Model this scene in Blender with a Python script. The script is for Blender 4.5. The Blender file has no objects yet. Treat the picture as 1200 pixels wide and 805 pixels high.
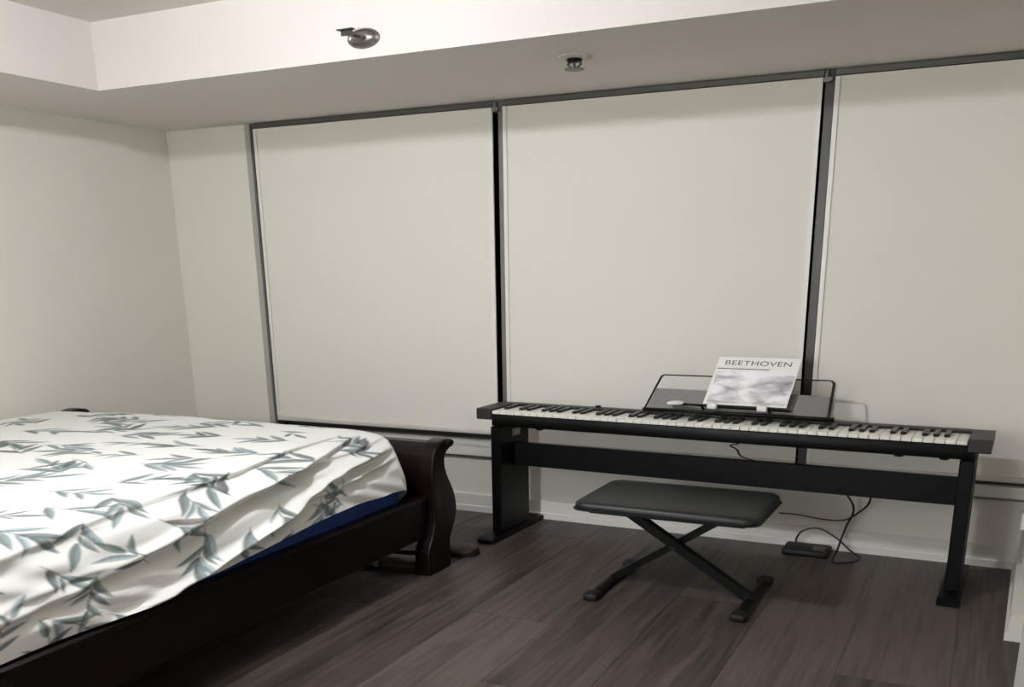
import bpy, bmesh, math, random
import numpy as np
from mathutils import Vector, Matrix

# ---------------------------------------------------------------- axis scale
# Room metres, unevenly scaled: width and depth enlarged, height squashed to fit a stretched view.
KX, KY, KZ = 1.464, 1.443, 0.706
def S(x, y, z): return Vector((x * KX, y * KY, z * KZ))
C = bpy.context.scene.collection
scene = bpy.context.scene
random.seed(7); rng = np.random.default_rng(7)
# lamp place (room metres before scaling): ceiling fixture inside the tray
LAMP = (-1.17, 1.02)

# ---------------------------------------------------------------- camera
cam_d = bpy.data.cameras.new('camera'); cam = bpy.data.objects.new('camera', cam_d); C.objects.link(cam)
R = ((0.902404, 0.43074448, -0.01123435), (0.11630784, -0.26860236, -0.95620357), (-0.41489698, 0.86157528, -0.2924868))
m = Matrix(((R[0][0], -R[1][0], -R[2][0]), (R[0][1], -R[1][1], -R[2][1]), (R[0][2], -R[1][2], -R[2][2]))).to_4x4()
m.translation = S(0, 0, 1.5); cam.matrix_world = m
cam_d.sensor_width = 36; cam_d.lens = 1113.66 * 36 / 1200
cam_d.shift_x = (600 - 613.22) / 1200; cam_d.shift_y = (655.19 - 402.5) / 1200
cam_d.clip_start = 0.02
scene.camera = cam

# ---------------------------------------------------------------- world and exposure
w = bpy.data.worlds.new('night'); scene.world = w; w.use_nodes = True
w.node_tree.nodes['Background'].inputs[0].default_value = (0.012, 0.014, 0.02, 1)
w.node_tree.nodes['Background'].inputs[1].default_value = 0.3
scene.view_settings.view_transform = 'Standard'; scene.view_settings.look = 'None'
scene.view_settings.exposure = 0.0; scene.view_settings.gamma = 1.0; scene.view_settings.use_curve_mapping = False
LAMP_POWER = 1000.0
FILL_POWER = 76.0                                      # globe of the added fill light behind the camera
LAMP_COLOR = (0.97, 1.0, 1.045, 1)

# ---------------------------------------------------------------- materials
def lin(c):
    return tuple((v / 12.92 if v <= 0.04045 else ((v + 0.055) / 1.055) ** 2.4) for v in [k / 255 for k in c[:3]]) + (1,)
def mat(name, rgb, rough=0.5, metal=0.0, var=0.0, vscale=8.0, bump=0.0, bscale=80.0, coat=0.0, spec=0.5):
    mt = bpy.data.materials.new(name); mt.use_nodes = True; nt = mt.node_tree; b = nt.nodes['Principled BSDF']
    col = lin(rgb)
    b.inputs['Base Color'].default_value = col; b.inputs['Roughness'].default_value = rough
    b.inputs['Metallic'].default_value = metal; b.inputs['Specular IOR Level'].default_value = spec
    if coat: b.inputs['Coat Weight'].default_value = coat; b.inputs['Coat Roughness'].default_value = 0.15
    tc = nt.nodes.new('ShaderNodeTexCoord')
    if var:
        n = nt.nodes.new('ShaderNodeTexNoise'); n.inputs['Scale'].default_value = vscale; n.inputs['Detail'].default_value = 4
        r = nt.nodes.new('ShaderNodeMix'); r.data_type = 'RGBA'
        nt.links.new(tc.outputs['Object'], n.inputs['Vector']); nt.links.new(n.outputs['Fac'], r.inputs['Factor'])
        r.inputs['A'].default_value = tuple(c * (1 - var) for c in col[:3]) + (1,)
        r.inputs['B'].default_value = tuple(min(1, c * (1 + var)) for c in col[:3]) + (1,)
        nt.links.new(r.outputs['Result'], b.inputs['Base Color'])
    if bump:
        n2 = nt.nodes.new('ShaderNodeTexNoise'); n2.inputs['Scale'].default_value = bscale; n2.inputs['Detail'].default_value = 3
        bp = nt.nodes.new('ShaderNodeBump'); bp.inputs['Strength'].default_value = bump; bp.inputs['Distance'].default_value = 0.01
        nt.links.new(tc.outputs['Object'], n2.inputs['Vector']); nt.links.new(n2.outputs['Fac'], bp.inputs['Height'])
        nt.links.new(bp.outputs['Normal'], b.inputs['Normal'])
    return mt
M = {}
M['wall'] = mat('wall_paint', (230, 226, 216), 0.75, var=0.015, vscale=3, bump=0.03, bscale=140)
M['ceiling'] = mat('ceiling_paint', (220, 214, 208), 0.85, var=0.01, vscale=2, bump=0.04, bscale=160)
M['trim'] = mat('white_trim', (226, 223, 216), 0.4, var=0.01)
M['blind'] = mat('blind_fabric', (235, 231, 222), 0.8, var=0.012, vscale=5, bump=0.05, bscale=500)
M['hem'] = mat('blind_hem', (216, 211, 204), 0.6, var=0.01)
M['rail'] = mat('grey_rail', (92, 91, 86), 0.45, metal=0.3, var=0.05)
M['mullion'] = mat('dark_mullion', (70, 69, 66), 0.4, metal=0.4, var=0.06)
M['alu'] = mat('grey_aluminium', (128, 126, 121), 0.4, metal=0.5, var=0.05)
M['jamb'] = mat('light_grey_jamb', (172, 170, 163), 0.5, var=0.02)
M['black'] = mat('black_laminate', (4, 4, 5), 0.45, spec=0.2, var=0.2, vscale=20, bump=0.03, bscale=300)
M['piano'] = mat('black_plastic', (5, 5, 5), 0.45, spec=0.22, var=0.15, vscale=30, bump=0.06, bscale=500)
M['top'] = mat('matt_black_plastic', (40, 39, 38), 0.5, var=0.1, vscale=30, bump=0.06, bscale=500)
M['white_key'] = mat('white_key', (240, 237, 228), 0.3, var=0.01)
M['black_key'] = mat('black_key', (20, 20, 20), 0.35, var=0.1)
M['leather'] = mat('black_vinyl', (13, 17, 17), 0.42, var=0.1, vscale=12, bump=0.12, bscale=220)
M['steel_black'] = mat('black_steel', (5, 5, 5), 0.45, spec=0.22, var=0.2, vscale=20)
M['rubber'] = mat('black_rubber', (11, 11, 11), 0.6, var=0.2, vscale=20)
M['cherry'] = mat('dark_cherry_wood', (17, 5, 6), 0.34, var=0.35, vscale=7, coat=0.05, spec=0.22)
M['blue'] = mat('blue_quilt', (24, 58, 122), 0.7, var=0.3, vscale=25, bump=0.4, bscale=30)
M['panel'] = mat('grey_mesh_panel', (104, 102, 98), 0.5, metal=0.3, var=0.04, vscale=40)
M['chrome'] = mat('brushed_chrome', (130, 125, 118), 0.34, metal=0.8, var=0.1, vscale=30)
M['paper'] = mat('white_paper', (240, 238, 232), 0.55, var=0.01)
M['ink'] = mat('grey_ink', (88, 86, 84), 0.6, var=0.05)
M['plastic_white'] = mat('white_plastic', (236, 234, 228), 0.35, var=0.01)
M['sticker'] = mat('silver_sticker', (120, 118, 120), 0.4, var=0.25, vscale=90)
M['brown'] = mat('brown_leather', (58, 42, 34), 0.5, var=0.25, vscale=20, bump=0.1, bscale=90)
M['cable'] = mat('black_cable', (16, 15, 15), 0.45, var=0.1)
M['strap'] = mat('grey_strap', (120, 116, 110), 0.6, var=0.1)
M['subfloor'] = mat('dark_subfloor', (84, 76, 70), 0.8, var=0.1)

def glass_mat():
    mt = bpy.data.materials.new('window_glass'); mt.use_nodes = True; b = mt.node_tree.nodes['Principled BSDF']
    b.inputs['Base Color'].default_value = (0.03, 0.035, 0.04, 1); b.inputs['Roughness'].default_value = 0.03
    b.inputs['Transmission Weight'].default_value = 0.6; b.inputs['IOR'].default_value = 1.45
    return mt
M['glass'] = glass_mat()

def lamp_mat():
    mt = bpy.data.materials.new('lamp_diffuser'); mt.use_nodes = True; b = mt.node_tree.nodes['Principled BSDF']
    b.inputs['Base Color'].default_value = (0.9, 0.88, 0.84, 1)
    b.inputs['Emission Color'].default_value = LAMP_COLOR; b.inputs['Emission Strength'].default_value = LAMP_POWER
    return mt
M['lamp'] = lamp_mat()

def plank_mat():
    mt = bpy.data.materials.new('grey_brown_oak'); mt.use_nodes = True; nt = mt.node_tree; N = nt.nodes; L = nt.links
    b = N['Principled BSDF']; b.inputs['Roughness'].default_value = 0.48; b.inputs['Specular IOR Level'].default_value = 0.35
    tc = N.new('ShaderNodeTexCoord'); oi = N.new('ShaderNodeObjectInfo')
    cmb = N.new('ShaderNodeCombineXYZ'); mul = N.new('ShaderNodeMath'); mul.operation = 'MULTIPLY'; mul.inputs[1].default_value = 57.0
    L.new(oi.outputs['Random'], mul.inputs[0]); L.new(mul.outputs[0], cmb.inputs['X']); L.new(mul.outputs[0], cmb.inputs['Y'])
    add = N.new('ShaderNodeVectorMath'); add.operation = 'ADD'
    L.new(tc.outputs['Object'], add.inputs[0]); L.new(cmb.outputs[0], add.inputs[1])
    mp = N.new('ShaderNodeMapping'); mp.inputs['Scale'].default_value = (9.0, 0.9, 9.0); L.new(add.outputs[0], mp.inputs['Vector'])
    # knots: a slow noise bends the rings
    n0 = N.new('ShaderNodeTexNoise'); n0.inputs['Scale'].default_value = 1.1; n0.inputs['Detail'].default_value = 2; L.new(mp.outputs[0], n0.inputs['Vector'])
    wv = N.new('ShaderNodeMath'); wv.operation = 'MULTIPLY'; wv.inputs[1].default_value = 34.0; L.new(n0.outputs['Fac'], wv.inputs[0])
    sn = N.new('ShaderNodeMath'); sn.operation = 'SINE'; L.new(wv.outputs[0], sn.inputs[0])
    mp2 = N.new('ShaderNodeMapping'); mp2.inputs['Scale'].default_value = (55.0, 2.2, 30.0); L.new(add.outputs[0], mp2.inputs['Vector'])
    n1 = N.new('ShaderNodeTexNoise'); n1.inputs['Scale'].default_value = 1.0; n1.inputs['Detail'].default_value = 6; n1.inputs['Roughness'].default_value = 0.65
    L.new(mp2.outputs[0], n1.inputs['Vector'])
    a1 = N.new('ShaderNodeMath'); a1.operation = 'MULTIPLY_ADD'; a1.inputs[1].default_value = 0.055; L.new(sn.outputs[0], a1.inputs[0]); L.new(n1.outputs['Fac'], a1.inputs[2])
    n2 = N.new('ShaderNodeTexNoise'); n2.inputs['Scale'].default_value = 0.9; n2.inputs['Detail'].default_value = 3; L.new(mp.outputs[0], n2.inputs['Vector'])
    a2 = N.new('ShaderNodeMath'); a2.operation = 'MULTIPLY_ADD'; a2.inputs[1].default_value = 0.5; L.new(n2.outputs['Fac'], a2.inputs[0]); L.new(a1.outputs[0], a2.inputs[2])
    a3 = N.new('ShaderNodeMath'); a3.operation = 'MULTIPLY_ADD'; a3.inputs[1].default_value = 0.22; L.new(oi.outputs['Random'], a3.inputs[0]); L.new(a2.outputs[0], a3.inputs[2])
    cr = N.new('ShaderNodeValToRGB'); L.new(a3.outputs[0], cr.inputs['Fac'])
    e = cr.color_ramp.elements; e[0].position = 0.5; e[0].color = lin((44, 38, 34)); e[1].position = 1.15 if False else 1.0; e[1].color = lin((94, 85, 78))
    k = e.new(0.72); k.color = lin((66, 58, 53))
    L.new(cr.outputs[0], b.inputs['Base Color'])
    bp = N.new('ShaderNodeBump'); bp.inputs['Strength'].default_value = 0.12; bp.inputs['Distance'].default_value = 0.004
    L.new(n1.outputs['Fac'], bp.inputs['Height']); L.new(bp.outputs[0], b.inputs['Normal'])
    return mt
M['plank'] = plank_mat()

def sheet_mat():
    mt = bpy.data.materials.new('leaf_print_cotton'); mt.use_nodes = True; nt = mt.node_tree; N = nt.nodes; L = nt.links
    b = N['Principled BSDF']; b.inputs['Roughness'].default_value = 0.8
    at = N.new('ShaderNodeAttribute'); at.attribute_name = 'print'; L.new(at.outputs['Color'], b.inputs['Base Color'])
    tc = N.new('ShaderNodeTexCoord'); n = N.new('ShaderNodeTexNoise'); n.inputs['Scale'].default_value = 260
    bp = N.new('ShaderNodeBump'); bp.inputs['Strength'].default_value = 0.08; bp.inputs['Distance'].default_value = 0.004
    L.new(tc.outputs['Object'], n.inputs['Vector']); L.new(n.outputs['Fac'], bp.inputs['Height']); L.new(bp.outputs[0], b.inputs['Normal'])
    return mt
M['sheet'] = sheet_mat()

def cover_mat():
    mt = bpy.data.materials.new('grey_wash_print'); mt.use_nodes = True; nt = mt.node_tree; N = nt.nodes; L = nt.links
    b = N['Principled BSDF']; b.inputs['Roughness'].default_value = 0.35
    tc = N.new('ShaderNodeTexCoord'); mp = N.new('ShaderNodeMapping'); mp.inputs['Scale'].default_value = (5, 5, 16); mp.inputs['Rotation'].default_value = (0, 0.25, 0)
    n = N.new('ShaderNodeTexNoise'); n.inputs['Scale'].default_value = 1.6; n.inputs['Detail'].default_value = 6; n.inputs['Distortion'].default_value = 0.5
    L.new(tc.outputs['Object'], mp.inputs['Vector']); L.new(mp.outputs[0], n.inputs['Vector'])
    cr = N.new('ShaderNodeValToRGB'); L.new(n.outputs['Fac'], cr.inputs['Fac'])
    e = cr.color_ramp.elements; e[0].position = 0.3; e[0].color = lin((120, 118, 122)); e[1].position = 0.56; e[1].color = lin((238, 236, 238))
    k = e.new(0.45); k.color = lin((190, 187, 190))
    L.new(cr.outputs[0], b.inputs['Base Color'])
    return mt
M['cover'] = cover_mat()

# ---------------------------------------------------------------- mesh helpers (room metres in, unevenly scaled scene units out)
class G:
    def __init__(self): self.v = []; self.f = []; self.sm = []
    def add(self, vs, fs, smooth=False):
        o = len(self.v); self.v += [tuple(p) for p in vs]; self.f += [tuple(i + o for i in f) for f in fs]; self.sm += [smooth] * len(fs); return self
    def box(self, x0, x1, y0, y1, z0, z1, bev=0.0, seg=2, tf=None):
        bm = bmesh.new(); bmesh.ops.create_cube(bm, size=1)
        for v in bm.verts: v.co = Vector((x0 + (v.co.x + .5) * (x1 - x0), y0 + (v.co.y + .5) * (y1 - y0), z0 + (v.co.z + .5) * (z1 - z0)))
        if bev: bmesh.ops.bevel(bm, geom=bm.edges[:], offset=bev, segments=seg, affect='EDGES', profile=0.5)
        return self.bm(bm, tf, smooth=bool(bev))
    def bm(self, bm, tf=None, smooth=False):
        bm.verts.index_update()
        vs = [(tf(v.co) if tf else v.co)[:] for v in bm.verts]
        fs = [[v.index for v in f.verts] for f in bm.faces]; bm.free(); return self.add(vs, fs, smooth)
    def tube(self, pts, r, n=8, closed=False, tf=None):
        pts = [Vector(p) for p in pts]; rr = r if isinstance(r, (list, tuple)) else [r] * len(pts)
        vs = []; fs = []; up = None
        for i, p in enumerate(pts):
            a = pts[i - 1] if (i or closed) else p; b = pts[(i + 1) % len(pts)] if (i < len(pts) - 1 or closed) else p
            t = (b - a).normalized()
            if up is None: up = t.orthogonal().normalized()
            up = (up - t * up.dot(t)).normalized(); sd = t.cross(up)
            for k in range(n):
                an = 2 * math.pi * k / n; vs.append(p + (up * math.cos(an) + sd * math.sin(an)) * rr[i])
        m = len(pts)
        for i in range(m if closed else m - 1):
            for k in range(n):
                j = (i + 1) % m; fs.append((i * n + k, i * n + (k + 1) % n, j * n + (k + 1) % n, j * n + k))
        if not closed: fs += [tuple(range(n))[::-1], tuple(range((m - 1) * n, m * n))]
        if tf: vs = [tf(v) for v in vs]
        return self.add(vs, fs, True)
    def lathe(self, prof, origin, axis='z', n=24):
        # prof: list of (radius, height along axis)
        vs = []; fs = []
        for r, hh in prof:
            for k in range(n):
                a = 2 * math.pi * k / n; p = (r * math.cos(a), r * math.sin(a), hh)
                if axis == 'y': p = (p[0], p[2], p[1])
                vs.append(Vector(p) + Vector(origin))
        for i in range(len(prof) - 1):
            for k in range(n): fs.append((i * n + k, i * n + (k + 1) % n, (i + 1) * n + (k + 1) % n, (i + 1) * n + k))
        fs += [tuple(range(n))[::-1], tuple(range((len(prof) - 1) * n, len(prof) * n))]
        return self.add(vs, fs, True)
    def prism(self, poly, a, b, plane='yz', tf=None):
        # poly extruded from a to b along the remaining axis
        def mk(p, t): return {'yz': (t, p[0], p[1]), 'xz': (p[0], t, p[1]), 'xy': (p[0], p[1], t)}[plane]
        n = len(poly); vs = [mk(p, a) for p in poly] + [mk(p, b) for p in poly]
        if tf: vs = [tf(Vector(v)) for v in vs]
        fs = [tuple(range(n))[::-1], tuple(range(n, 2 * n))] + [(i, (i + 1) % n, n + (i + 1) % n, n + i) for i in range(n)]
        return self.add(vs, fs, False)
def make_mesh(name, g, material, org):
    me = bpy.data.meshes.new(name)
    me.from_pydata([(S(*p) - org)[:] for p in g.v], [], g.f); me.materials.append(material)
    me.polygons.foreach_set('use_smooth', g.sm); me.update()
    bm = bmesh.new(); bm.from_mesh(me); bmesh.ops.recalc_face_normals(bm, faces=bm.faces[:])
    for e in bm.edges:
        if len(e.link_faces) == 2 and e.calc_face_angle(0) > 0.75: e.smooth = False
    bm.to_mesh(me); bm.free()
    return me
def obj(name, g, material, parent=None):
    if parent: org = parent_world(parent)
    else:
        a = np.array(g.v); org = S((a[:, 0].min() + a[:, 0].max()) / 2, (a[:, 1].min() + a[:, 1].max()) / 2, a[:, 2].min())
    o = bpy.data.objects.new(name, make_mesh(name, g, material, org)); C.objects.link(o)
    if parent: o.parent = parent
    else: o.location = org
    return o
def parent_world(p):
    t = Vector(p.location)
    while p.parent: p = p.parent; t = t + Vector(p.location)
    return t
def tag(o, label, cat, group=None):
    o['label'] = label; o['category'] = cat
    if group: o['group'] = group
    return o
def thing(name, loc, label, cat, group=None):
    o = bpy.data.objects.new(name, None); C.objects.link(o); o.location = S(*loc); o.empty_display_size = 0.1
    return tag(o, label, cat, group)
def struct(name, g, material, parent=None):
    o = obj(name, g, material, parent)
    if not parent: o['kind'] = 'structure'
    return o
def sname(name, loc=(0, 0, 0)):
    o = bpy.data.objects.new(name, None); C.objects.link(o); o.location = S(*loc); o['kind'] = 'structure'; return o
def spline(pts, n=8):
    P = [Vector(p) for p in pts]; P = [P[0] * 2 - P[1]] + P + [P[-1] * 2 - P[-2]]; out = []
    for i in range(1, len(P) - 2):
        for k in range(n):
            t = k / n; a, b, c, d = P[i - 1], P[i], P[i + 1], P[i + 2]
            out.append(0.5 * ((2 * b) + (c - a) * t + (2 * a - 5 * b + 4 * c - d) * t * t + (3 * b - a - 3 * c + d) * t ** 3))
    return out + [P[-2]]

# ================================================================ STRUCTURE
XL, XR, YB, YW, ZS, ZC = -2.50, 1.05, -1.25, 2.58, 2.410, 2.728
TX0, TX1, TY0, TY1 = -2.09, 0.55, -0.35, 1.942          # tray opening in the dropped ceiling

# floor: subfloor and planks running towards the window
fl = struct('floor', G().box(XL - .1, XR + .1, YB - .1, YW + .1, -0.10, -0.012), M['subfloor'])
pw, pl_len, gap = 0.195, 1.22, 0.0007
plank_cache = {}
def plank_mesh(wd, ln):
    key = (round(wd, 3), round(ln, 3))
    if key not in plank_cache:
        g = G(); b = 0.0007; z0, z1 = -0.012, 0.0
        g.add([(-wd/2, -ln/2, z0), (wd/2, -ln/2, z0), (wd/2, ln/2, z0), (-wd/2, ln/2, z0),
               (-wd/2, -ln/2, z1 - b), (wd/2, -ln/2, z1 - b), (wd/2, ln/2, z1 - b), (-wd/2, ln/2, z1 - b),
               (-wd/2 + b, -ln/2 + b, z1), (wd/2 - b, -ln/2 + b, z1), (wd/2 - b, ln/2 - b, z1), (-wd/2 + b, ln/2 - b, z1)],
              [(3, 2, 1, 0), (8, 9, 10, 11)] + [(i, (i + 1) % 4, (i + 1) % 4 + 4, i + 4) for i in range(4)] + [(i + 4, (i + 1) % 4 + 4, (i + 1) % 4 + 8, i + 8) for i in range(4)])
        plank_cache[key] = make_mesh('plank', g, M['plank'], Vector((0, 0, 0)))
    return plank_cache[key]
flo = parent_world(fl)
col = 0; x = 0.010 - pw * 13
joint = {-0.0925: 1.73, -0.8725: 1.757, -0.6775: 1.43}
while x < XR:
    x0, x1 = max(x, XL), min(x + pw, XR)
    if x1 - x0 > 0.01:
        xc = x + pw / 2
        y = None
        for k, jy in joint.items():
            if abs(k - xc) < 0.05: y = jy - pl_len * 3
        if y is None: y = -1.25 - ((col * 0.43) % 1.0) * pl_len
        while y < YW:
            y0, y1 = max(y, YB), min(y + pl_len, YW)
            if y1 - y0 > 0.03:
                o = bpy.data.objects.new('plank', plank_mesh(x1 - x0 - gap, y1 - y0 - gap)); C.objects.link(o); o.parent = fl
                o.location = S((x0 + x1) / 2, (y0 + y1) / 2, 0) - flo
            y += pl_len
    x += pw; col += 1

struct('wall_left', G().box(XL - .12, XL, YB - .12, YW + .12, 0, ZC + .1), M['wall'])
struct('wall_back', G().box(XL, XR, YB - .12, YB, 0, ZC + .1), M['wall'])
struct('wall_right', G().box(XR, XR + .12, YB - .12, 2.04, 0, ZC + .1), M['wall'])
# boxed-out corner beside the last window
struct('wall_corner', G().box(0.128, XR + .12, 2.055, YW + .12, 0, ZS), M['wall'])
# window wall: solid strip at the left, low wall under the windows, header above
WX0, WX1 = -2.17, 0.128
SILLS, HEAD = (0.460, 0.428, 0.428), 2.4095
g = G().box(XL, WX0, YW, YW + .12, 0, ZC + .1)
g.box(WX0, WX1, YW, YW + .12, 0, SILLS[1]).box(WX0, -1.280, YW, YW + .12, SILLS[1], SILLS[0]).box(WX0, WX1, YW, YW + .12, HEAD, ZC + .1)
struct('wall_window', g, M['wall'])
# ceiling with its dropped soffit around the tray
ce = struct('ceiling', G().box(XL - .12, XR + .12, YB - .12, YW + .12, ZC, ZC + .1), M['ceiling'])
g = G()
g.box(XL, TX0, YB, YW, ZS, ZC).box(TX1, XR, YB, YW, ZS, ZC).box(TX0, TX1, TY1, YW, ZS, ZC).box(TX0, TX1, YB, TY0, ZS, ZC)
obj('soffit', g, M['ceiling'], ce)

# baseboards with a stepped profile
def bb_profile(y): return [(y, 0), (y - .014, 0), (y - .014, .036), (y - .010, .041), (y - .010, .110), (y - .004, .117), (y, .117)]
struct('baseboard_window', G().prism(bb_profile(YW), XL, 0.128, 'yz'), M['trim'])
struct('baseboard_left', G().prism([(XL + (YW - p[0]), p[1]) for p in bb_profile(YW)], YB, YW - .014, 'xz'), M['trim'])
g = G().add([(0.128, 2.566, 0), (0.128, 2.566, .117), (0.124, 2.566, .117), (0.122, 2.566, .036), (0.117, 2.566, .036), (0.117, 2.566, 0),
             (0.128, 2.041, 0), (0.128, 2.041, .117), (0.104, 2.041, .117), (0.102, 2.041, .036), (0.097, 2.041, .036), (0.097, 2.041, 0)],
            [(0, 1, 2, 3, 4, 5), (6, 7, 8, 9, 10, 11)] + [(i, (i + 1) % 6, 6 + (i + 1) % 6, 6 + i) for i in range(6)])
g.prism(bb_profile(2.055), 0.128, XR, 'yz')
struct('baseboard_corner', g, M['trim'])
# open door leaf just inside the frame at the right
dr = sname('door_1', (0.14, 1.25, 0))
obj('door_leaf', G().box(0.109, 0.146, 0.90, 1.755, 0.006, 2.08, 0.003, 1), M['trim'], dr)
obj('door_handle', G().tube(spline([(0.146, 1.68, 1.0), (0.177, 1.68, 1.0), (0.182, 1.66, 1.0), (0.182, 1.57, 1.0)], 4), 0.009), M['chrome'], dr)

# window apron panel below the glazing
struct('trim_1', G().box(WX0, 0.128, YW - .018, YW, 0.365, SILLS[1], 0.004, 1).box(WX0, -1.280, YW - .018, YW, SILLS[1], SILLS[0], 0.003, 1), M['trim'])
struct('apron_shadow_line', G().box(WX0, 0.128, YW - .010, YW, 0.352, 0.3645), M['alu'])  # dark strip stands in for the shadow line under the apron

# windows: three glazed bays
BAY = [(-2.128, -1.296), (-1.264, -0.4215), (-0.393, 0.128)]
MUL = [(-2.170, -2.128), (-1.296, -1.264), (-0.4215, -0.393)]
for i, (a, b) in enumerate(BAY):
    SILL = SILLS[i]
    wn = sname('window_%d' % (i + 1), ((a + b) / 2, YW + .06, SILL))
    obj('pane', G().box(a, b, YW + .066, YW + .072, SILL + .03, HEAD - .03), M['glass'], wn)
    f = G().box(a, b, YW + .04, YW + .10, SILL + .0005, SILL + .03).box(a, b, YW + .04, YW + .10, HEAD - .03, HEAD - .0005)
    obj('frame_rail', f, M['mullion'], wn)
    a0, b0 = MUL[i]
    if i == 0:
        obj('side_jamb', G().box(a0, a0 + .020, YW - .006, YW + .1, SILL, HEAD), M['jamb'], wn)
        obj('side_channel', G().box(a0 + .0205, a0 + .030, YW + .002, YW + .1, SILL, HEAD), M['rail'], wn)
        obj('mullion', G().box(a0 + .0305, b0, YW + .03, YW + .1, SILL, HEAD), M['mullion'], wn)
    else:
        wdt = b0 - a0
        obj('mullion', G().box(a0 + wdt * (.34 if i == 1 else .12), b0 - wdt * .04, YW - .004, YW + .1, SILL, HEAD, 0.002, 1), M['alu' if i == 1 else 'mullion'], wn)
        obj('mullion_channel', G().box(a0 + .001, a0 + wdt * (.33 if i == 1 else .11), YW + .02, YW + .1, SILL, HEAD), M['black'], wn)

# ================================================================ ROLLER BLINDS
names = ['white roller blind at the left, beside the bed, lowered over the window',
         'white roller blind in the middle, behind the music book, lowered over the window',
         'white roller blind at the right edge, behind the piano\'s right end']
hemz = [0.508, 0.452, 0.447]
for i, (a, b) in enumerate(BAY):
    t = thing('roller_blind', ((a + b) / 2, YW - .012, hemz[i]), names[i], 'blind', 'roller blinds over the windows')
    e = 0.006
    # fabric: slightly cylindrical, with a soft sag
    nx, nz = 12, 24; vs = []; fs = []
    for zz in range(nz + 1):
        for xx in range(nx + 1):
            u, v = xx / nx, zz / nz
            yy = YW - .0125 - 0.0015 * math.sin(math.pi * v) * math.sin(math.pi * u)
            vs.append((a + u * (b - a), yy, hemz[i] + .03 + v * (2.374 - hemz[i] - .03)))
    off = len(vs); vs += [(p[0], p[1] + .0012, p[2]) for p in vs[:off]]
    for zz in range(nz):
        for xx in range(nx):
            q = zz * (nx + 1) + xx; fs.append((q, q + 1, q + nx + 2, q + nx + 1)); fs.append((off + q, off + q + nx + 1, off + q + nx + 2, off + q + 1))
    ring = [x for x in range(nx + 1)] + [r * (nx + 1) + nx for r in range(1, nz + 1)] + [nz * (nx + 1) + x for x in range(nx - 1, -1, -1)] + [r * (nx + 1) for r in range(nz - 1, 0, -1)]
    for k in range(len(ring)): p, q = ring[k], ring[(k + 1) % len(ring)]; fs.append((p, off + p, off + q, q))
    obj('fabric', G().add(vs, fs, False), M['blind'], t)
    obj('hem_bar', G().box(a, b, YW - .019, YW - .005, hemz[i], hemz[i] + .0295, 0.004, 2), M['hem'], t)
    for s in ((a, a + .011), (b - .011, b)):
        obj('edge_strip', G().box(s[0], s[1], YW - .0165, YW - .0145, hemz[i] + .031, 2.372), M['plastic_white'], t)  # thin white strip down each side of the fabric
    obj('head_rail', G().box(a - .004, b + .004, YW - .010, YW + .02, 2.377, 2.4090, 0.003, 1), M['rail'], t)
    if i < 2: obj('bracket', G().box(b + .0045, b + .0125, YW - .020, YW + .02, 2.345, 2.405, 0.003, 1).lathe([(.011, 0), (.011, .008)], (b + .012, YW - .024, 2.36), 'y', 12), M['alu'], t)

# ================================================================ CEILING LAMP (above the frame, lights the room)
lp = thing('ceiling_lamp', (LAMP[0], LAMP[1], ZC - .12), 'short white tube ceiling lamp on the raised ceiling above the bed', 'lamp')
obj('lamp_base', G().lathe([(.06, ZC - .0), (.06, ZC - .0305)], (LAMP[0], LAMP[1], 0)), M['plastic_white'], lp)
obj('glowing_tube', G().lathe([(.024, ZC - .031), (.027, ZC - .034), (.027, ZC - .100), (.022, ZC - .106), (.012, ZC - .109), (.002, ZC - .110)], (LAMP[0], LAMP[1], 0), n=28), M['lamp'], lp)

FLX_, FLY_, FLZ_ = -1.10, -.90, 1.80  # unseen globe on a pole, added to fill the shadows from behind the camera
pl = thing('fill_light', (FLX_, FLY_, 0), 'added white globe fill light on a pole behind the camera', 'lamp')
obj('base', G().lathe([(.13, 0), (.13, .015), (.03, .03)], (FLX_, FLY_, 0)), M['steel_black'], pl)
obj('pole', G().tube([(FLX_, FLY_, .03), (FLX_, FLY_, FLZ_ - .165)], .010, 8), M['steel_black'], pl)
gl = lamp_mat(); gl.name = 'fill_globe_diffuser'; gl.node_tree.nodes['Principled BSDF'].inputs['Emission Strength'].default_value = FILL_POWER
obj('globe', G().lathe([(.004 + .155 * math.sin(math.pi * k / 16), FLZ_ + .16 * math.cos(math.pi * k / 16)) for k in range(17)], (FLX_, FLY_, 0), n=32), gl, pl)

# ================================================================ SPRINKLERS
sx, sy, sz = -1.287, TY1, 2.488
t = thing('sprinkler', (sx, sy, sz - .035), 'chrome sidewall sprinkler head on the bright vertical soffit face', 'sprinkler')
obj('escutcheon', G().lathe([(.041, 0), (.041, -.004), (.034, -.008), (.030, -.006), (.022, -.012)], (sx, sy, sz), 'y', 28), M['chrome'], t)
obj('sprinkler_body', G().lathe([(.012, -.0125), (.012, -.030), (.008, -.034)], (sx, sy, sz), 'y', 14), M['chrome'], t)
for k in (-1, 1):
    obj('frame_arm', G().tube(spline([(sx + k * .010, sy - .033, sz), (sx + k * .016, sy - .045, sz), (sx + k * .003, sy - .062, sz)], 4), .003, 6), M['chrome'], t)
obj('bulb', G().tube([(sx, sy - .035, sz), (sx, sy - .056, sz)], .0035, 8), M['ink'], t)
obj('deflector', G().box(sx - .020, sx + .020, sy - .074, sy - .062, sz + .008, sz + .012).box(sx - .014, sx + .014, sy - .066, sy - .062, sz - .012, sz + .008), M['mullion'], t)
sx, sy, sz = -0.883, 2.150, ZS
t = thing('sprinkler', (sx, sy, sz - .055), 'chrome pendant sprinkler head hanging under the grey soffit', 'sprinkler')
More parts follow.
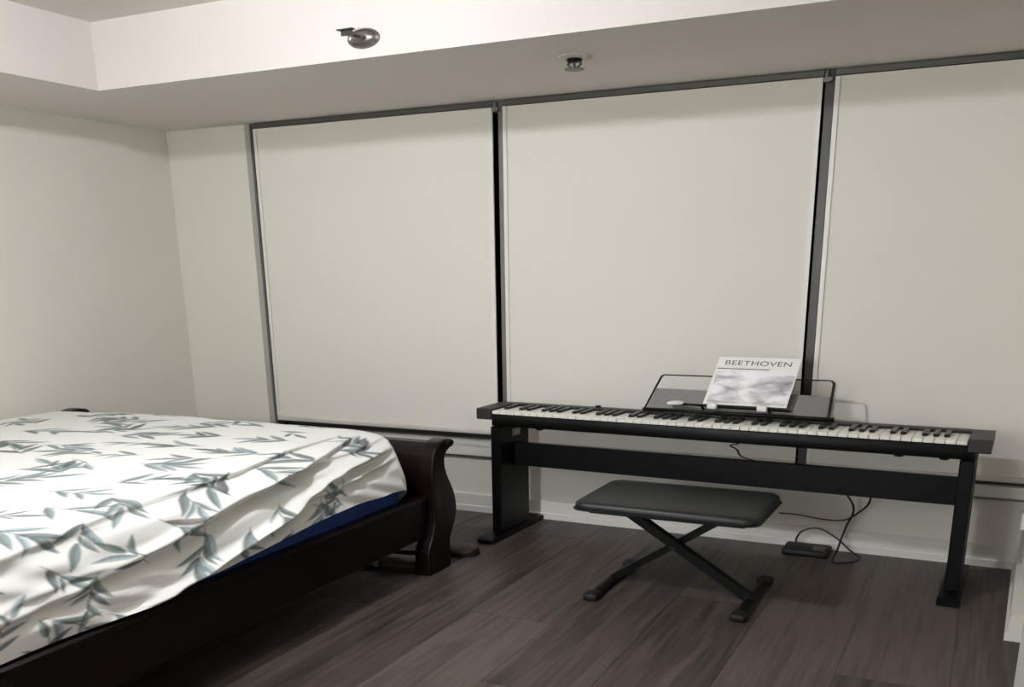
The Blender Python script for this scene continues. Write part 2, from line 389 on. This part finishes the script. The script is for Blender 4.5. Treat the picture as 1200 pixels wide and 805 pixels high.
obj('escutcheon', G().lathe([(.036, 0), (.036, -.003), (.026, -.008), (.016, -.010)], (sx, sy, sz), 'z', 28), M['ceiling'], t)
obj('sprinkler_body', G().lathe([(.017, -.0105), (.017, -.020), (.010, -.024)], (sx, sy, sz), 'z', 14), M['steel_black'], t)
for k in (-1, 1):
    obj('frame_arm', G().tube(spline([(sx + k * .010, sy, sz - .022), (sx + k * .015, sy, sz - .034), (sx + k * .003, sy, sz - .050)], 4), .003, 6), M['chrome'], t)
obj('bulb', G().tube([(sx, sy, sz - .0245), (sx, sy, sz - .048)], .003, 8), M['ink'], t)
obj('deflector', G().lathe([(.004, -.0505), (.022, -.052), (.022, -.054), (.004, -.055)], (sx, sy, sz), 'z', 16), M['mullion'], t)

# ================================================================ BED
FX0, FX1 = -2.485, -1.172                              # outer faces of the footboard posts
bed = thing('bed', ((FX0 + FX1) / 2, 1.0, 0), 'dark cherry sleigh bed with a scrolled footboard near the window', 'bed')
outer = [(2.040, 0), (2.040, .15), (2.052, .19), (2.068, .235), (2.077, .285), (2.076, .33), (2.068, .385), (2.052, .44), (2.036, .49), (2.026, .54), (2.026, .58), (2.034, .605), (2.050, .622)]
scroll = [(2.066, .628), (2.075, .642), (2.074, .656), (2.062, .668), (2.042, .675), (2.020, .674)]
inner = [(2.000, .665), (1.984, .642), (1.972, .60), (1.965, .54), (1.964, .48), (1.966, .42), (1.968, .34), (1.966, .26), (1.955, .20), (1.938, .15), (1.932, .12), (1.932, 0)]
def smooth_poly(p): return [(q.x, q.y) for q in spline([(a, b, 0) for a, b in p], 3)]
prof = [(2.04, 0), (2.04, .15)] + smooth_poly(outer[2:] + scroll + inner[:-2])[1:] + [(1.932, .12), (1.932, 0)]
for a, b in ((FX1 - .042, FX1), (FX0, FX0 + .042)):
    pst = obj('footboard_post', G().prism(prof if a > -1.5 else [(p[0], p[1] * 1.03) for p in prof], a, b, 'yz'), M['cherry'], bed)
    bv = pst.modifiers.new('bevel', 'BEVEL'); bv.width = .006; bv.segments = 2; bv.limit_method = 'ANGLE'
    xs = b if a > -1.5 else a
    dd = .004 if a > -1.5 else -.004
    obj('scroll_rosette', G().tube([(xs - dd * .2, 2.044, .648), (xs + dd, 2.044, .648)], [.016, .013], 16), M['cherry'], pst)
pan = [(2.026, .16), (2.040, .19)] + smooth_poly([(o[0] - .010, o[1]) for o in outer[3:]])
pan += [(2.060, .633), (2.064, .645), (2.054, .656), (2.036, .661), (2.014, .659)] + smooth_poly([(o[0] + .012, o[1]) for o in inner[1:-3]])
obj('footboard_panel', G().prism(pan, FX0 + .0425, FX1 - .0425, 'yz'), M['cherry'], bed)
for a, b in ((-1.222, -1.192), (FX0 + .020, FX0 + .050)):
    r = [(a, .19), (b - .004, .19), (b, .196), (b, .375), (b + .003, .380), (b + .003, .398), (b - .004, .405), (a, .405)]
    obj('side_rail', G().prism(r, 0.0, 1.9635, 'xz'), M['cherry'], bed)
for y in np.linspace(0.1, 1.85, 10):
    obj('slat', G().box(FX0 + .0505, -1.2225, y - .04, y + .04, .205, .222), M['cherry'], bed)
# headboard beyond the frame
hb = [(-.06, 0), (-.06, .5), (-.09, .75), (-.13, .92), (-.15, .98), (-.12, 1.01), (-.08, .97), (-.03, .8), (.0, .6), (0, 0)]
obj('headboard', G().prism(hb, FX0, FX1, 'yz'), M['cherry'], bed)

# ---- mattress and fitted sheet share one rounded form
IX0, IX1, IY0, IY1 = -2.36, -1.400, 0.26, 1.872        # inner rectangle of the top
PROF = [(0, .738), (.07, .737), (.115, .730), (.142, .717), (.160, .697), (.171, .67), (.180, .63), (.188, .58), (.195, .53), (.20, .47), (.200, .42), (.197, .385), (.19, .33), (.18, .23)]
pf = np.array(PROF); seg = np.r_[0, np.cumsum(np.hypot(np.diff(pf[:, 0]), np.diff(pf[:, 1])))]
LS = np.interp(-.398, -pf[:, 1], seg)                   # cloth length down to the rail
YSC = 0.40
def form(px, py, disp=0.0):
    """flat cloth coordinates -> place on the mattress"""
    qx = np.clip(px, IX0, IX1); qy = np.clip(py, IY0, IY1)
    dx = px - qx; dy = py - qy; d = np.hypot(dx, dy); nx = dx / np.maximum(d, 1e-9); ny = dy / np.maximum(d, 1e-9)
    H = np.interp(d, seg, pf[:, 0]) + disp
    Z = np.interp(d, seg, pf[:, 1])
    left = np.where(nx < 0, .36, 1.0)
    crown = .010 * np.clip(1 - ((qx + 1.95) / .62) ** 2, 0, 1)
    return qx + nx * H * left, qy + ny * H * YSC, Z + crown * np.clip(1 - d / .30, 0, 1)
def grid_obj(name, X, Y, Z, material, parent=None, colors=None):
    h, wv = X.shape; v = np.stack([X * KX, Y * KY, Z * KZ], -1).reshape(-1, 3)
    if parent: org = np.array(parent_world(parent))
    else: org = np.array(S(float(X.mean()), float(Y.mean()), float(Z.min())))
    idx = np.arange(h * wv).reshape(h, wv); q = np.stack([idx[:-1, :-1], idx[:-1, 1:], idx[1:, 1:], idx[1:, :-1]], -1).reshape(-1, 4)
    me = bpy.data.meshes.new(name); me.vertices.add(len(v)); me.vertices.foreach_set('co', (v - org).ravel().astype(np.float32))
    me.loops.add(q.size); me.loops.foreach_set('vertex_index', q.ravel().astype(np.int32))
    me.polygons.add(len(q)); me.polygons.foreach_set('loop_start', np.arange(0, q.size, 4, dtype=np.int32)); me.polygons.foreach_set('loop_total', np.full(len(q), 4, dtype=np.int32))
    me.polygons.foreach_set('use_smooth', np.ones(len(q), dtype=bool)); me.update(calc_edges=True); me.validate()
    if colors is not None:
        at = me.color_attributes.new('print', 'FLOAT_COLOR', 'POINT'); at.data.foreach_set('color', np.c_[colors.reshape(-1, 3), np.ones(len(v))].ravel().astype(np.float32))
    me.materials.append(material); o = bpy.data.objects.new(name, me); C.objects.link(o)
    if parent: o.parent = parent
    else: o.location = org
    return o
full = seg[-1]
mx = np.linspace(IX0 - full, IX1 + full, 90); my = np.linspace(IY0 - full, IY1 + full, 110)
PX, PY = np.meshgrid(mx, my)
X, Y, Z = form(PX, PY, -0.020); Z -= .008 + .022 * np.clip((-1.95 - PX) / .45, 0, 1.3)
mt_o = grid_obj('mattress', X, Y, Z, M['blue']); tag(mt_o, 'thick mattress with a blue quilted side showing under the leaf-print sheet', 'mattress')

# ---- printed leaves, in flat cloth coordinates
xs = np.r_[np.linspace(IX0 - LS, -1.9, 150), np.linspace(-1.9, IX1 + LS, 330)[1:]]
ys = np.r_[np.linspace(IY0 - LS, .55, 50), np.linspace(.55, IY1 + LS, 520)[1:]]
PX, PY = np.meshgrid(xs, ys)
col_base = np.array(lin((238, 237, 232))[:3]); img = np.tile(col_base, PX.shape + (1,))
pal = [lin(c)[:3] for c in ((92, 110, 110), (112, 128, 130), (76, 92, 94), (132, 148, 152), (100, 116, 112))]
dk = [lin(c)[:3] for c in ((96, 78, 74), (70, 74, 78), (62, 70, 72))]
lr = random.Random(11)
def paint(x0, y0, ang, L, Wd, colr, bend):
    R_ = L * 1.15
    i0, i1 = np.searchsorted(ys, [y0 - R_, y0 + R_]); j0, j1 = np.searchsorted(xs, [x0 - R_, x0 + R_])
    if i1 <= i0 or j1 <= j0: return
    dx = PX[i0:i1, j0:j1] - x0; dy = PY[i0:i1, j0:j1] - y0
    a = dx * math.cos(ang) + dy * math.sin(ang); b = -dx * math.sin(ang) + dy * math.cos(ang)
    tt = np.clip(a / L, 0, 1); b = b - bend * L * np.sin(math.pi * tt) * .35
    half = Wd * np.sin(math.pi * tt ** .8) ** .9
    ok = np.clip((half - np.abs(b)) / .0040 + .5, 0, 1) * (a > 0) * (a < L)
    tone = np.where(b > 0, 1.55, .72) + .4 * (tt - .5)
    vein = np.clip(1 - np.abs(b) / .0016, 0, 1) * .3
    cc = np.array(colr)[None, None] * (tone * (1 - vein))[..., None]
    al = (ok * .86)[..., None]; img[i0:i1, j0:j1] = img[i0:i1, j0:j1] * (1 - al) + cc * al
def sprig(x0, y0, ang):
    n = lr.choice((2, 2, 3)); step = .038; L0 = lr.uniform(.080, .112)
    paint(x0, y0, ang, step * n + .03, .0018, dk[1], lr.uniform(-.2, .2))
    for k in range(n):
        px_, py_ = x0 + math.cos(ang) * step * (k + .5), y0 + math.sin(ang) * step * (k + .5)
        for s in (1, -1):
            if lr.random() < .8:
                c = lr.choice(pal) if lr.random() < .88 else lr.choice(dk)
                Lf = L0 * (1 - .14 * k) * lr.uniform(.7, 1.05)
                paint(px_, py_, ang + s * lr.uniform(.5, .8), Lf, Lf * lr.uniform(.09, .135), c, -s * lr.uniform(.0, .3))
    paint(x0 + math.cos(ang) * step * n, y0 + math.sin(ang) * step * n, ang + lr.uniform(-.15, .15), L0 * .8, L0 * .10, lr.choice(pal), 0)
row = 0
yy = IY0 - LS
while yy < IY1 + LS:
    xx = IX0 - LS + (row % 2) * .085
    while xx < IX1 + LS + .05:
        if not (yy > 1.74 and xx > -1.42 and lr.random() < .6): sprig(xx + lr.uniform(-.03, .03), yy + lr.uniform(-.025, .025), lr.choice((0, .3, -.4, 2.8, 3.3, -2.7, .7)) + lr.uniform(-.2, .2))
        xx += .15
    yy += .112; row += 1
# ---- drape: hem lifts towards the foot corner, diagonal pull folds on the open side
def sst(a, b, x): t_ = np.clip((x - a) / (b - a), 0, 1); return t_ * t_ * (3 - 2 * t_)
d_out = np.maximum(PX - IX1, 0)
lift = .085 * sst(.80, 1.86, PY) * (PX > IX1) + .012 * np.sin(PY * 9.0) * (PX > IX1)
PX2 = np.where(PX > IX1, IX1 + d_out * (1 - lift / LS), PX)
Z_left = .022 * np.clip((-1.95 - PX) / .45, 0, 1.3)
rel = 1.90 - PY
fold = np.zeros_like(PX)
for d0, k, amp, wd in ((.060, .105, .018, .020), (.105, .235, .020, .018), (.215, .33, .018, .020), (.285, .22, .012, .016), (.16, .16, .010, .014)):
    c_ = d0 + k * np.maximum(rel, 0) + .010 * np.sin(rel * 11 + d0 * 40)
    prof_ = np.exp(-((d_out - c_) / wd) ** 2) - .75 * np.exp(-((d_out - c_ - 1.9 * wd) / (1.5 * wd)) ** 2)
    fold += amp * prof_ * sst(0.0, .16, rel + .02) * (1 - .55 * sst(.35, 1.0, rel))
fold += .0025 * np.sin(d_out * 45 + rel * 31 + 2.5 * np.sin(rel * 9 + d_out * 12)) * sst(.05, .2, d_out)
fold *= sst(.035, .10, d_out)
topw = .0022 * np.sin(PX * 17 + 3 * np.sin(PY * 4.0)) * np.sin(PY * 9 + 2 * np.sin(PX * 6))
X, Y, Z = form(PX2, PY, np.where(PX > IX1, fold + .003, .003))
Z = Z + .004 + topw * np.clip(1 - d_out / .15, 0, 1) + np.where(PX > IX1, fold * .75 * np.clip(1 - d_out / .35, 0, 1), 0)
Z = Z - Z_left
sh = grid_obj('fitted_sheet', X, Y, Z, M['sheet'], colors=img); tag(sh, 'white fitted sheet printed with grey-green leaf sprigs, pulled over the mattress', 'sheet', None)

# ================================================================ DIGITAL PIANO, STAND
PA = math.radians(-2.1); pc, ps = math.cos(PA), math.sin(PA); PO = (-.604, 2.305)
def PT(v): return Vector((PO[0] + pc * v[0] - ps * v[1], PO[1] + ps * v[0] + pc * v[1], v[2]))
def pbase(u, v, w_): return PT((u, v, w_))[:]
def pbox(u0, u1, v0, v1, w0, w1, bev=.003, seg=2): return G().box(u0, u1, v0, v1, w0, w1, bev, seg, PT)

st = thing('piano_stand', pbase(0, .08, 0), 'black laminate piano stand with panel legs and a wide back board', 'stand')
LEG = ((-.592, -.562), (.579, .609))
for i, (a, b) in enumerate(LEG):
    lg = obj('leg_panel', pbox(a, b, -.008, .165, .0355, .6495, .003, 1), M['black'], st)
    c_ = (a + b) / 2
    ft = obj('foot', G().prism([(-.072, 0), (-.078, .006), (-.078, .024), (-.066, .034), (.228, .034), (.240, .024), (.240, .006), (.234, 0)], c_ - .024, c_ + .024, 'yz', PT), M['black'], st)
    if i == 0:
        s_ = obj('sticker', G().add([PT(p) for p in ((b + .0006, .062, .575), (b + .0006, .112, .575), (b + .0006, .112, .618), (b + .0006, .062, .618))], [(0, 1, 2, 3)]), M['sticker'], lg); s_['label'] = 'silver rating sticker'
        obj('sticker_line', G().add([PT(p) for q in range(3) for p in ((b + .0010, .068, .583 + q * .011), (b + .0010, .106, .583 + q * .011), (b + .0010, .106, .586 + q * .011), (b + .0010, .068, .586 + q * .011))], [(4 * q, 4 * q + 1, 4 * q + 2, 4 * q + 3) for q in range(3)]), M['plastic_white'], lg)
    for q in (-.045, .205): obj('foot_pad', pbox(c_ - .02, c_ + .02, q - .012, q + .012, .0, .002, 0), M['rubber'], ft)
obj('back_board', pbox(LEG[0][1] + .0003, LEG[1][0] - .0003, .072, .088, .405, .540, .002, 1), M['black'], st)

pn = thing('digital_piano', pbase(0, .075, .65), 'slim black digital piano with a full keyboard on its stand', 'piano')
B0, B1, ub = .0, .155, .638
ks0, ks1 = -.591, .590                                  # keyboard span
obj('lower_case', pbox(-.592, .605, .010, B1 - .004, .650, .7075, .004), M['piano'], pn)
obj('front_rail', pbox(ks0 - .001, ks1 + .001, -.0005, .0095, .652, .716, .003), M['piano'], pn)
for s, (a, b) in enumerate(((-ub, ks0 - .0015), (ks1 + .0015, ub))):
    bk = [(-.001, .690), (.004, .684), (B1 - .012, .684), (B1, .700), (B1, .741), (B1 - .005, .746), (.004, .746), (-.001, .741)]
    obj('end_block', G().prism(bk, a, b, 'yz', PT), M['top'] if s else M['top'], pn)
obj('control_panel', G().prism([(.1175, .708), (.1175, .744), (.122, .748), (.151, .747), (.155, .742), (.155, .708)], ks0 - .001, ks1 + .001, 'yz', PT), M['top'], pn)
obj('key_felt', pbox(ks0, ks1, .112, .117, .70, .7385, 0), M['black'], pn)
kw = (ks1 - ks0) / 52
pno = parent_world(pn)
def at_origin(g, me_name, material):                     # mesh about the piano's own axes, placed later by offset
    return make_mesh(me_name, g, material, S(*PT((0, 0, 0))))
wk = at_origin(G().box(.0006, kw - .0006, .0015, .1115, .718, .7355, .0012, 1, PT), 'white_key', M['white_key'])
bkey = at_origin(G().prism([(.040, .7358), (.044, .7465), (.048, .7485), (.1105, .7485), (.1105, .7358)], -.0058, .0058, 'yz', PT), 'black_key', M['black_key'])
def put_key(name, me, u):
    o = bpy.data.objects.new(name, me); C.objects.link(o); o.parent = pn; o.location = S(*PT((u, 0, 0))) - pno
for k in range(52): put_key('white_key', wk, ks0 + k * kw)
for k in range(51):
    if 'ABCDEFG'[k % 7] in 'ACDFG': put_key('black_key', bkey, ks0 + (k + 1) * kw)
obj('power_knob', G().lathe([(.008, .7485), (.008, .757), (.006, .759)], pbase(-.335, .136, 0), 'z', 12), M['piano'], pn)
obj('display_strip', pbox(-.14, -.03, .124, .148, .7478, .7492, 0), M['ink'], pn)
for u in (-.46, .45, .545): obj('screw_knob', G().lathe([(.009, .650), (.011, .645), (.010, .637), (.004, .634)], pbase(u, .03, 0), 'z', 10), M['rubber'], pn)

# music stand (lifts out of the piano)
ms = thing('music_stand', pbase(.045, .135, .748), 'black wire music stand with a grey lower panel on the piano', 'music stand')
def lean(u, w_): return PT((u, .128 + (w_ - .75) * .17, w_))
def arc2(c, r, a0, a1): return [(c[0] + r * math.cos(math.radians(a0 + (a1 - a0) * k / 6)), c[1] + 1.4 * r * math.sin(math.radians(a0 + (a1 - a0) * k / 6))) for k in range(7)]
fr = [lean(*p) for p in [(-.200, .757)] + arc2((-.154, .922), .012, 172, 92) + arc2((.262, .926), .012, 90, 0) + [(.272, .757)]]
obj('wire_frame', G().tube(fr, .0034, 6), M['steel_black'], ms)
pp = [(-.196, .768), (-.177, .868), (.270, .868), (.268, .768)]
g = G(); vs = [lean(*p) + Vector((0, d, 0)) for d in (-.0015, .0015) for p in pp]
g.add(vs, [(0, 1, 2, 3), (7, 6, 5, 4)] + [(i, (i + 1) % 4, 4 + (i + 1) % 4, 4 + i) for i in range(4)])
obj('grey_panel', g, M['panel'], ms)
obj('base_bar', pbox(-.205, .285, .126, .142, .7495, .766, .003), M['steel_black'], ms)
hb_ = obj('page_holder', G().tube([PT((-.088, .108, .801)), PT((.182, .108, .793))], .0065, 8), M['steel_black'], ms)
for u in (-.04, .13): obj('holder_arm', G().tube([PT((u, .110, .799)), PT((u, .134, .770))], .004, 6), M['steel_black'], ms)
c_ = obj('end_cap', G().tube(spline([PT((-.128, .108, .797))[:], PT((-.118, .108, .803))[:], PT((-.098, .108, .806))[:], PT((-.088, .108, .800))[:]], 4), [.003, .008, .010, .011, .011, .012, .012, .012, .012, .012, .011, .008, .005], 10), M['plastic_white'], hb_); c_['label'] = 'white rounded end cap'
for u in (-.008, .118):
    q = obj('page_clip', G().box(u - .013, u + .013, .092, .101, .788, .818, .004, 2, PT), M['plastic_white'], hb_); q['label'] = 'white page clip'
for u in (.145, .160): obj('clip_knob', G().tube([PT((u, .098, .792)), PT((u, .098, .806))], .005, 8), M['steel_black'], hb_)

# music book
def bk(a, b, off=0):                                   # a across 0..1, b up 0..1
    u = (-.036 + .030 * b) * (1 - a) + (.174 + .024 * b) * a
    w_ = .809 + .240 * b
    return PT((u, .1165 + .030 * b - off, w_))
bo = thing('music_book', bk(.5, 0)[:], 'white piano music book titled BEETHOVEN standing on the music stand', 'book')
def slab(a0, a1, b0, b1, o0, o1):
    vs = [bk(a, b, o) for o in (o0, o1) for a, b in ((a0, b0), (a1, b0), (a1, b1), (a0, b1))]
    return G().add(vs, [(0, 1, 2, 3), (7, 6, 5, 4)] + [(i, (i + 1) % 4, 4 + (i + 1) % 4, 4 + i) for i in range(4)])
obj('cover', slab(0, 1, 0, 1, .006, .0068), M['paper'], bo)
obj('pages', slab(.008, .992, .008, .992, .0, .0058), M['paper'], bo)
obj('cover_picture', slab(.035, .985, .035, .72, .0069, .0072), M['cover'], bo)
obj('title_rule', slab(.02, .66, .748, .765, .0069, .0072), M['ink'], bo)
cu = bpy.data.curves.new('title', 'FONT'); cu.body = 'BEETHOVEN'; cu.size = 1.0; cu.space_character = 1.05
to = bpy.data.objects.new('title_tmp', cu); C.objects.link(to)
dg = bpy.context.evaluated_depsgraph_get(); tm = bpy.data.meshes.new_from_object(to.evaluated_get(dg))
tv = np.array([v.co[:] for v in tm.vertices]); x0, x1, y0, y1 = tv[:, 0].min(), tv[:, 0].max(), tv[:, 1].min(), tv[:, 1].max()
g = G().add([bk(.10 + .80 * (p[0] - x0) / (x1 - x0), .835 + .095 * (p[1] - y0) / (y1 - y0), .0072) for p in tv], [tuple(f.vertices) for f in tm.polygons])
C.objects.unlink(to); bpy.data.objects.remove(to)
obj('title', g, M['ink'], bo)

# cables behind the piano
def cable(name, pts, label, r=.0031, n=6):
    o = obj(name, G().tube(spline(pts, n), r, 6), M['cable']); return tag(o, label, 'cable')
ad = thing('power_adapter', (-.365, 2.515, 0), 'black power adapter box on the floor against the white baseboard', 'adapter')
obj('adapter_body', G().box(-.425, -.308, 2.470, 2.555, 0, .036, .008, 2), M['rubber'], ad)
lb = obj('rating_label', G().box(-.350, -.318, 2.485, 2.530, .0362, .0368), M['ink'], ad)
cable('adapter_cable', [(-.400, 2.545, .038), (-.400, 2.546, .06), (-.385, 2.548, .105), (-.345, 2.548, .125), (-.300, 2.545, .085), (-.262, 2.535, .03), (-.232, 2.505, .006), (-.262, 2.455, .005), (-.292, 2.452, .006), (-.290, 2.505, .03), (-.284, 2.540, .10), (-.274, 2.542, .17), (-.262, 2.540, .235), (-.266, 2.52, .30), (-.292, 2.48, .38), (-.36, 2.440, .45), (-.45, 2.436, .50), (-.53, 2.438, .53), (-.548, 2.440, .568), (-.565, 2.440, .588), (-.545, 2.438, .602), (-.560, 2.438, .622), (-.572, 2.436, .640), (-.573, 2.436, .6485)], 'thin black adapter cable looping on the floor and curling up behind the piano')
cable('pedal_cable', [(-.45, 2.550, .19), (-.40, 2.550, .19), (-.34, 2.550, .178), (-.285, 2.552, .183), (-.252, 2.55, .23), (-.225, 2.53, .30), (-.23, 2.49, .38), (-.30, 2.455, .44), (-.42, 2.450, .47), (-.52, 2.450, .50)], 'thin black cable running level behind the bench and rising behind the back board')

# ================================================================ BENCH
bx, by = -.592, 2.075
be = thing('keyboard_bench', (bx, by, 0), 'black padded folding bench with crossed metal legs in front of the piano', 'bench')
seat = G(); a, b, cc, d = -.800, -.386, 1.940, 2.212
bm = bmesh.new(); rr = .030; pts = []
for cx, cy, a0 in ((b - rr, d - rr, 0), (a + rr, d - rr, 90), (a + rr, cc + rr, 180), (b - rr, cc + rr, 270)):
    for k in range(6): an = math.radians(a0 + 18 * k); pts.append((cx + rr * math.cos(an), cy + rr * math.sin(an)))
cxm, cym = (a + b) / 2, (cc + d) / 2
def ringat(sx_, z): return [(cxm + (p[0] - cxm) * (1 - sx_ / abs(b - a) * 2), cym + (p[1] - cym) * (1 - sx_ / abs(d - cc) * 2), z) for p in pts]
rings = [ringat(.008, .420), ringat(.001, .425), ringat(.0, .433), ringat(.0, .448), ringat(.002, .456), ringat(.007, .463), ringat(.016, .466), ringat(.05, .469), ringat(.10, .470)]
n = len(pts); vs = [p for r in rings for p in r]; fs = [tuple(range(n))[::-1], tuple(range((len(rings) - 1) * n, len(rings) * n))]
for i in range(len(rings) - 1):
    for k in range(n): fs.append((i * n + k, i * n + (k + 1) % n, (i + 1) * n + (k + 1) % n, (i + 1) * n + k))
sp = obj('seat', G().add(vs, fs, True), M['leather'], be)
obj('piping', G().tube([(p[0], p[1], .4275) for p in ringat(-.0015, 0)], .0035, 6, closed=True), M['rubber'], sp)
obj('seat_board', G().box(a + .03, b - .03, cc + .03, d - .03, .400, .4195, .003, 1), M['steel_black'], be)
def bar(p, q, wy, th):                                  # flat rectangular bar between two points, wide in y
    p, q = Vector(p), Vector(q); t_ = (q - p).normalized(); nrm = t_.cross(Vector((0, 1, 0))).normalized(); g = G()
    vs = [c + Vector((0, sy_ * wy / 2, 0)) + nrm * sn_ * th / 2 for c in (p, q) for sy_, sn_ in ((-1, -1), (1, -1), (1, 1), (-1, 1))]
    return g.add(vs, [(3, 2, 1, 0), (4, 5, 6, 7)] + [(i, (i + 1) % 4, 4 + (i + 1) % 4, 4 + i) for i in range(4)])
FLX, FRX = -.748, -.412
obj('leg', bar((FRX, by - .018, .022), (-.715, by - .018, .395), .024, .030), M['steel_black'], be)
obj('leg', bar((FLX, by + .018, .022), (-.475, by + .018, .395), .022, .024), M['steel_black'], be)
for fx in (FLX, FRX):
    fb = obj('foot_bar', G().tube([(fx, 1.945, .016), (fx, 2.205, .016)], .0135, 10), M['steel_black'], be)
    for e0, e1 in ((1.922, 1.962), (2.190, 2.230)): obj('rubber_cap', G().box(fx - .017, fx + .017, e0, e1, .0, .034, .006, 2), M['rubber'], fb)
obj('pivot_bolt', G().tube([(-.592, by - .036, .232), (-.592, by + .034, .232)], .010, 12), M['rubber'], be)
obj('crossbar', G().tube([(-.715, by - .05, .396), (-.715, by + .05, .396)], .008, 8), M['steel_black'], be)
obj('crossbar', G().tube([(-.475, by - .05, .396), (-.475, by + .05, .396)], .008, 8), M['steel_black'], be)

# ================================================================ SLIPPERS under the bed
def slipper(cx, cy, ang, label):
    t = thing('slipper', (cx, cy, 0), label, 'slipper', 'pair of slippers under the bed')
    ca, sa = math.cos(ang), math.sin(ang)
    def T(v): return Vector((cx + ca * v[0] - sa * v[1], cy + sa * v[0] + ca * v[1], v[2]))
    sole = [(-.125, -.018), (-.118, -.030), (-.08, -.034), (-.02, -.030), (.04, -.040), (.09, -.042), (.12, -.026), (.128, 0), (.12, .024), (.09, .040), (.04, .040), (-.02, .030), (-.08, .034), (-.118, .030), (-.125, .018)]
    g = G(); n = len(sole); vs = [T((p[0], p[1], z)) for z in (0, .022) for p in sole]
    g.add(vs, [tuple(range(n))[::-1], tuple(range(n, 2 * n))] + [(i, (i + 1) % n, n + (i + 1) % n, n + i) for i in range(n)])
    obj('sole', g, M['rubber'], t)
    g = G(); vs = []; fs = []; NU, NV = 9, 9
    for i in range(NU):
        u = i / (NU - 1); xx = .0 + .122 * u; wd = (.041 if u < .7 else .041 * math.sqrt(max(0, 1 - ((u - .7) / .31) ** 2)) + .001)
        for j in range(NV):
            an = math.pi * j / (NV - 1); vs.append(T((xx, -wd * math.cos(an), .0222 + (.042 - .018 * u) * math.sin(an) * (1 if u < .8 else .8))))
    for i in range(NU - 1):
        for j in range(NV - 1): q = i * NV + j; fs.append((q, q + 1, q + NV + 1, q + NV))
    up = obj('upper', g.add(vs, fs, True), M['brown'], t)
    so = up.modifiers.new('solid', 'SOLIDIFY'); so.thickness = .004
    obj('trim_band', G().tube([T((.0, -.041 * math.cos(math.pi * j / 10), .0225 + .043 * math.sin(math.pi * j / 10))) for j in range(11)], .0045, 6), M['strap'], t)
slipper(-1.275, 2.125, .25, 'dark brown slipper whose toe pokes out behind the bed post')
slipper(-1.335, 1.965, .25, 'dark slipper with a grey edge lying under the bed rail')

# white outlet cover low on the boxed-out corner
ol = thing('wall_outlet', (.121, 2.41, .305), 'small white outlet cover low on the right corner', 'outlet')
obj('cover_plate', G().box(.114, .1278, 2.38, 2.44, .305, .375, .002, 1), M['plastic_white'], ol)
obj('socket', G().box(.1128, .1138, 2.395, 2.425, .32, .36), M['hem'], ol)
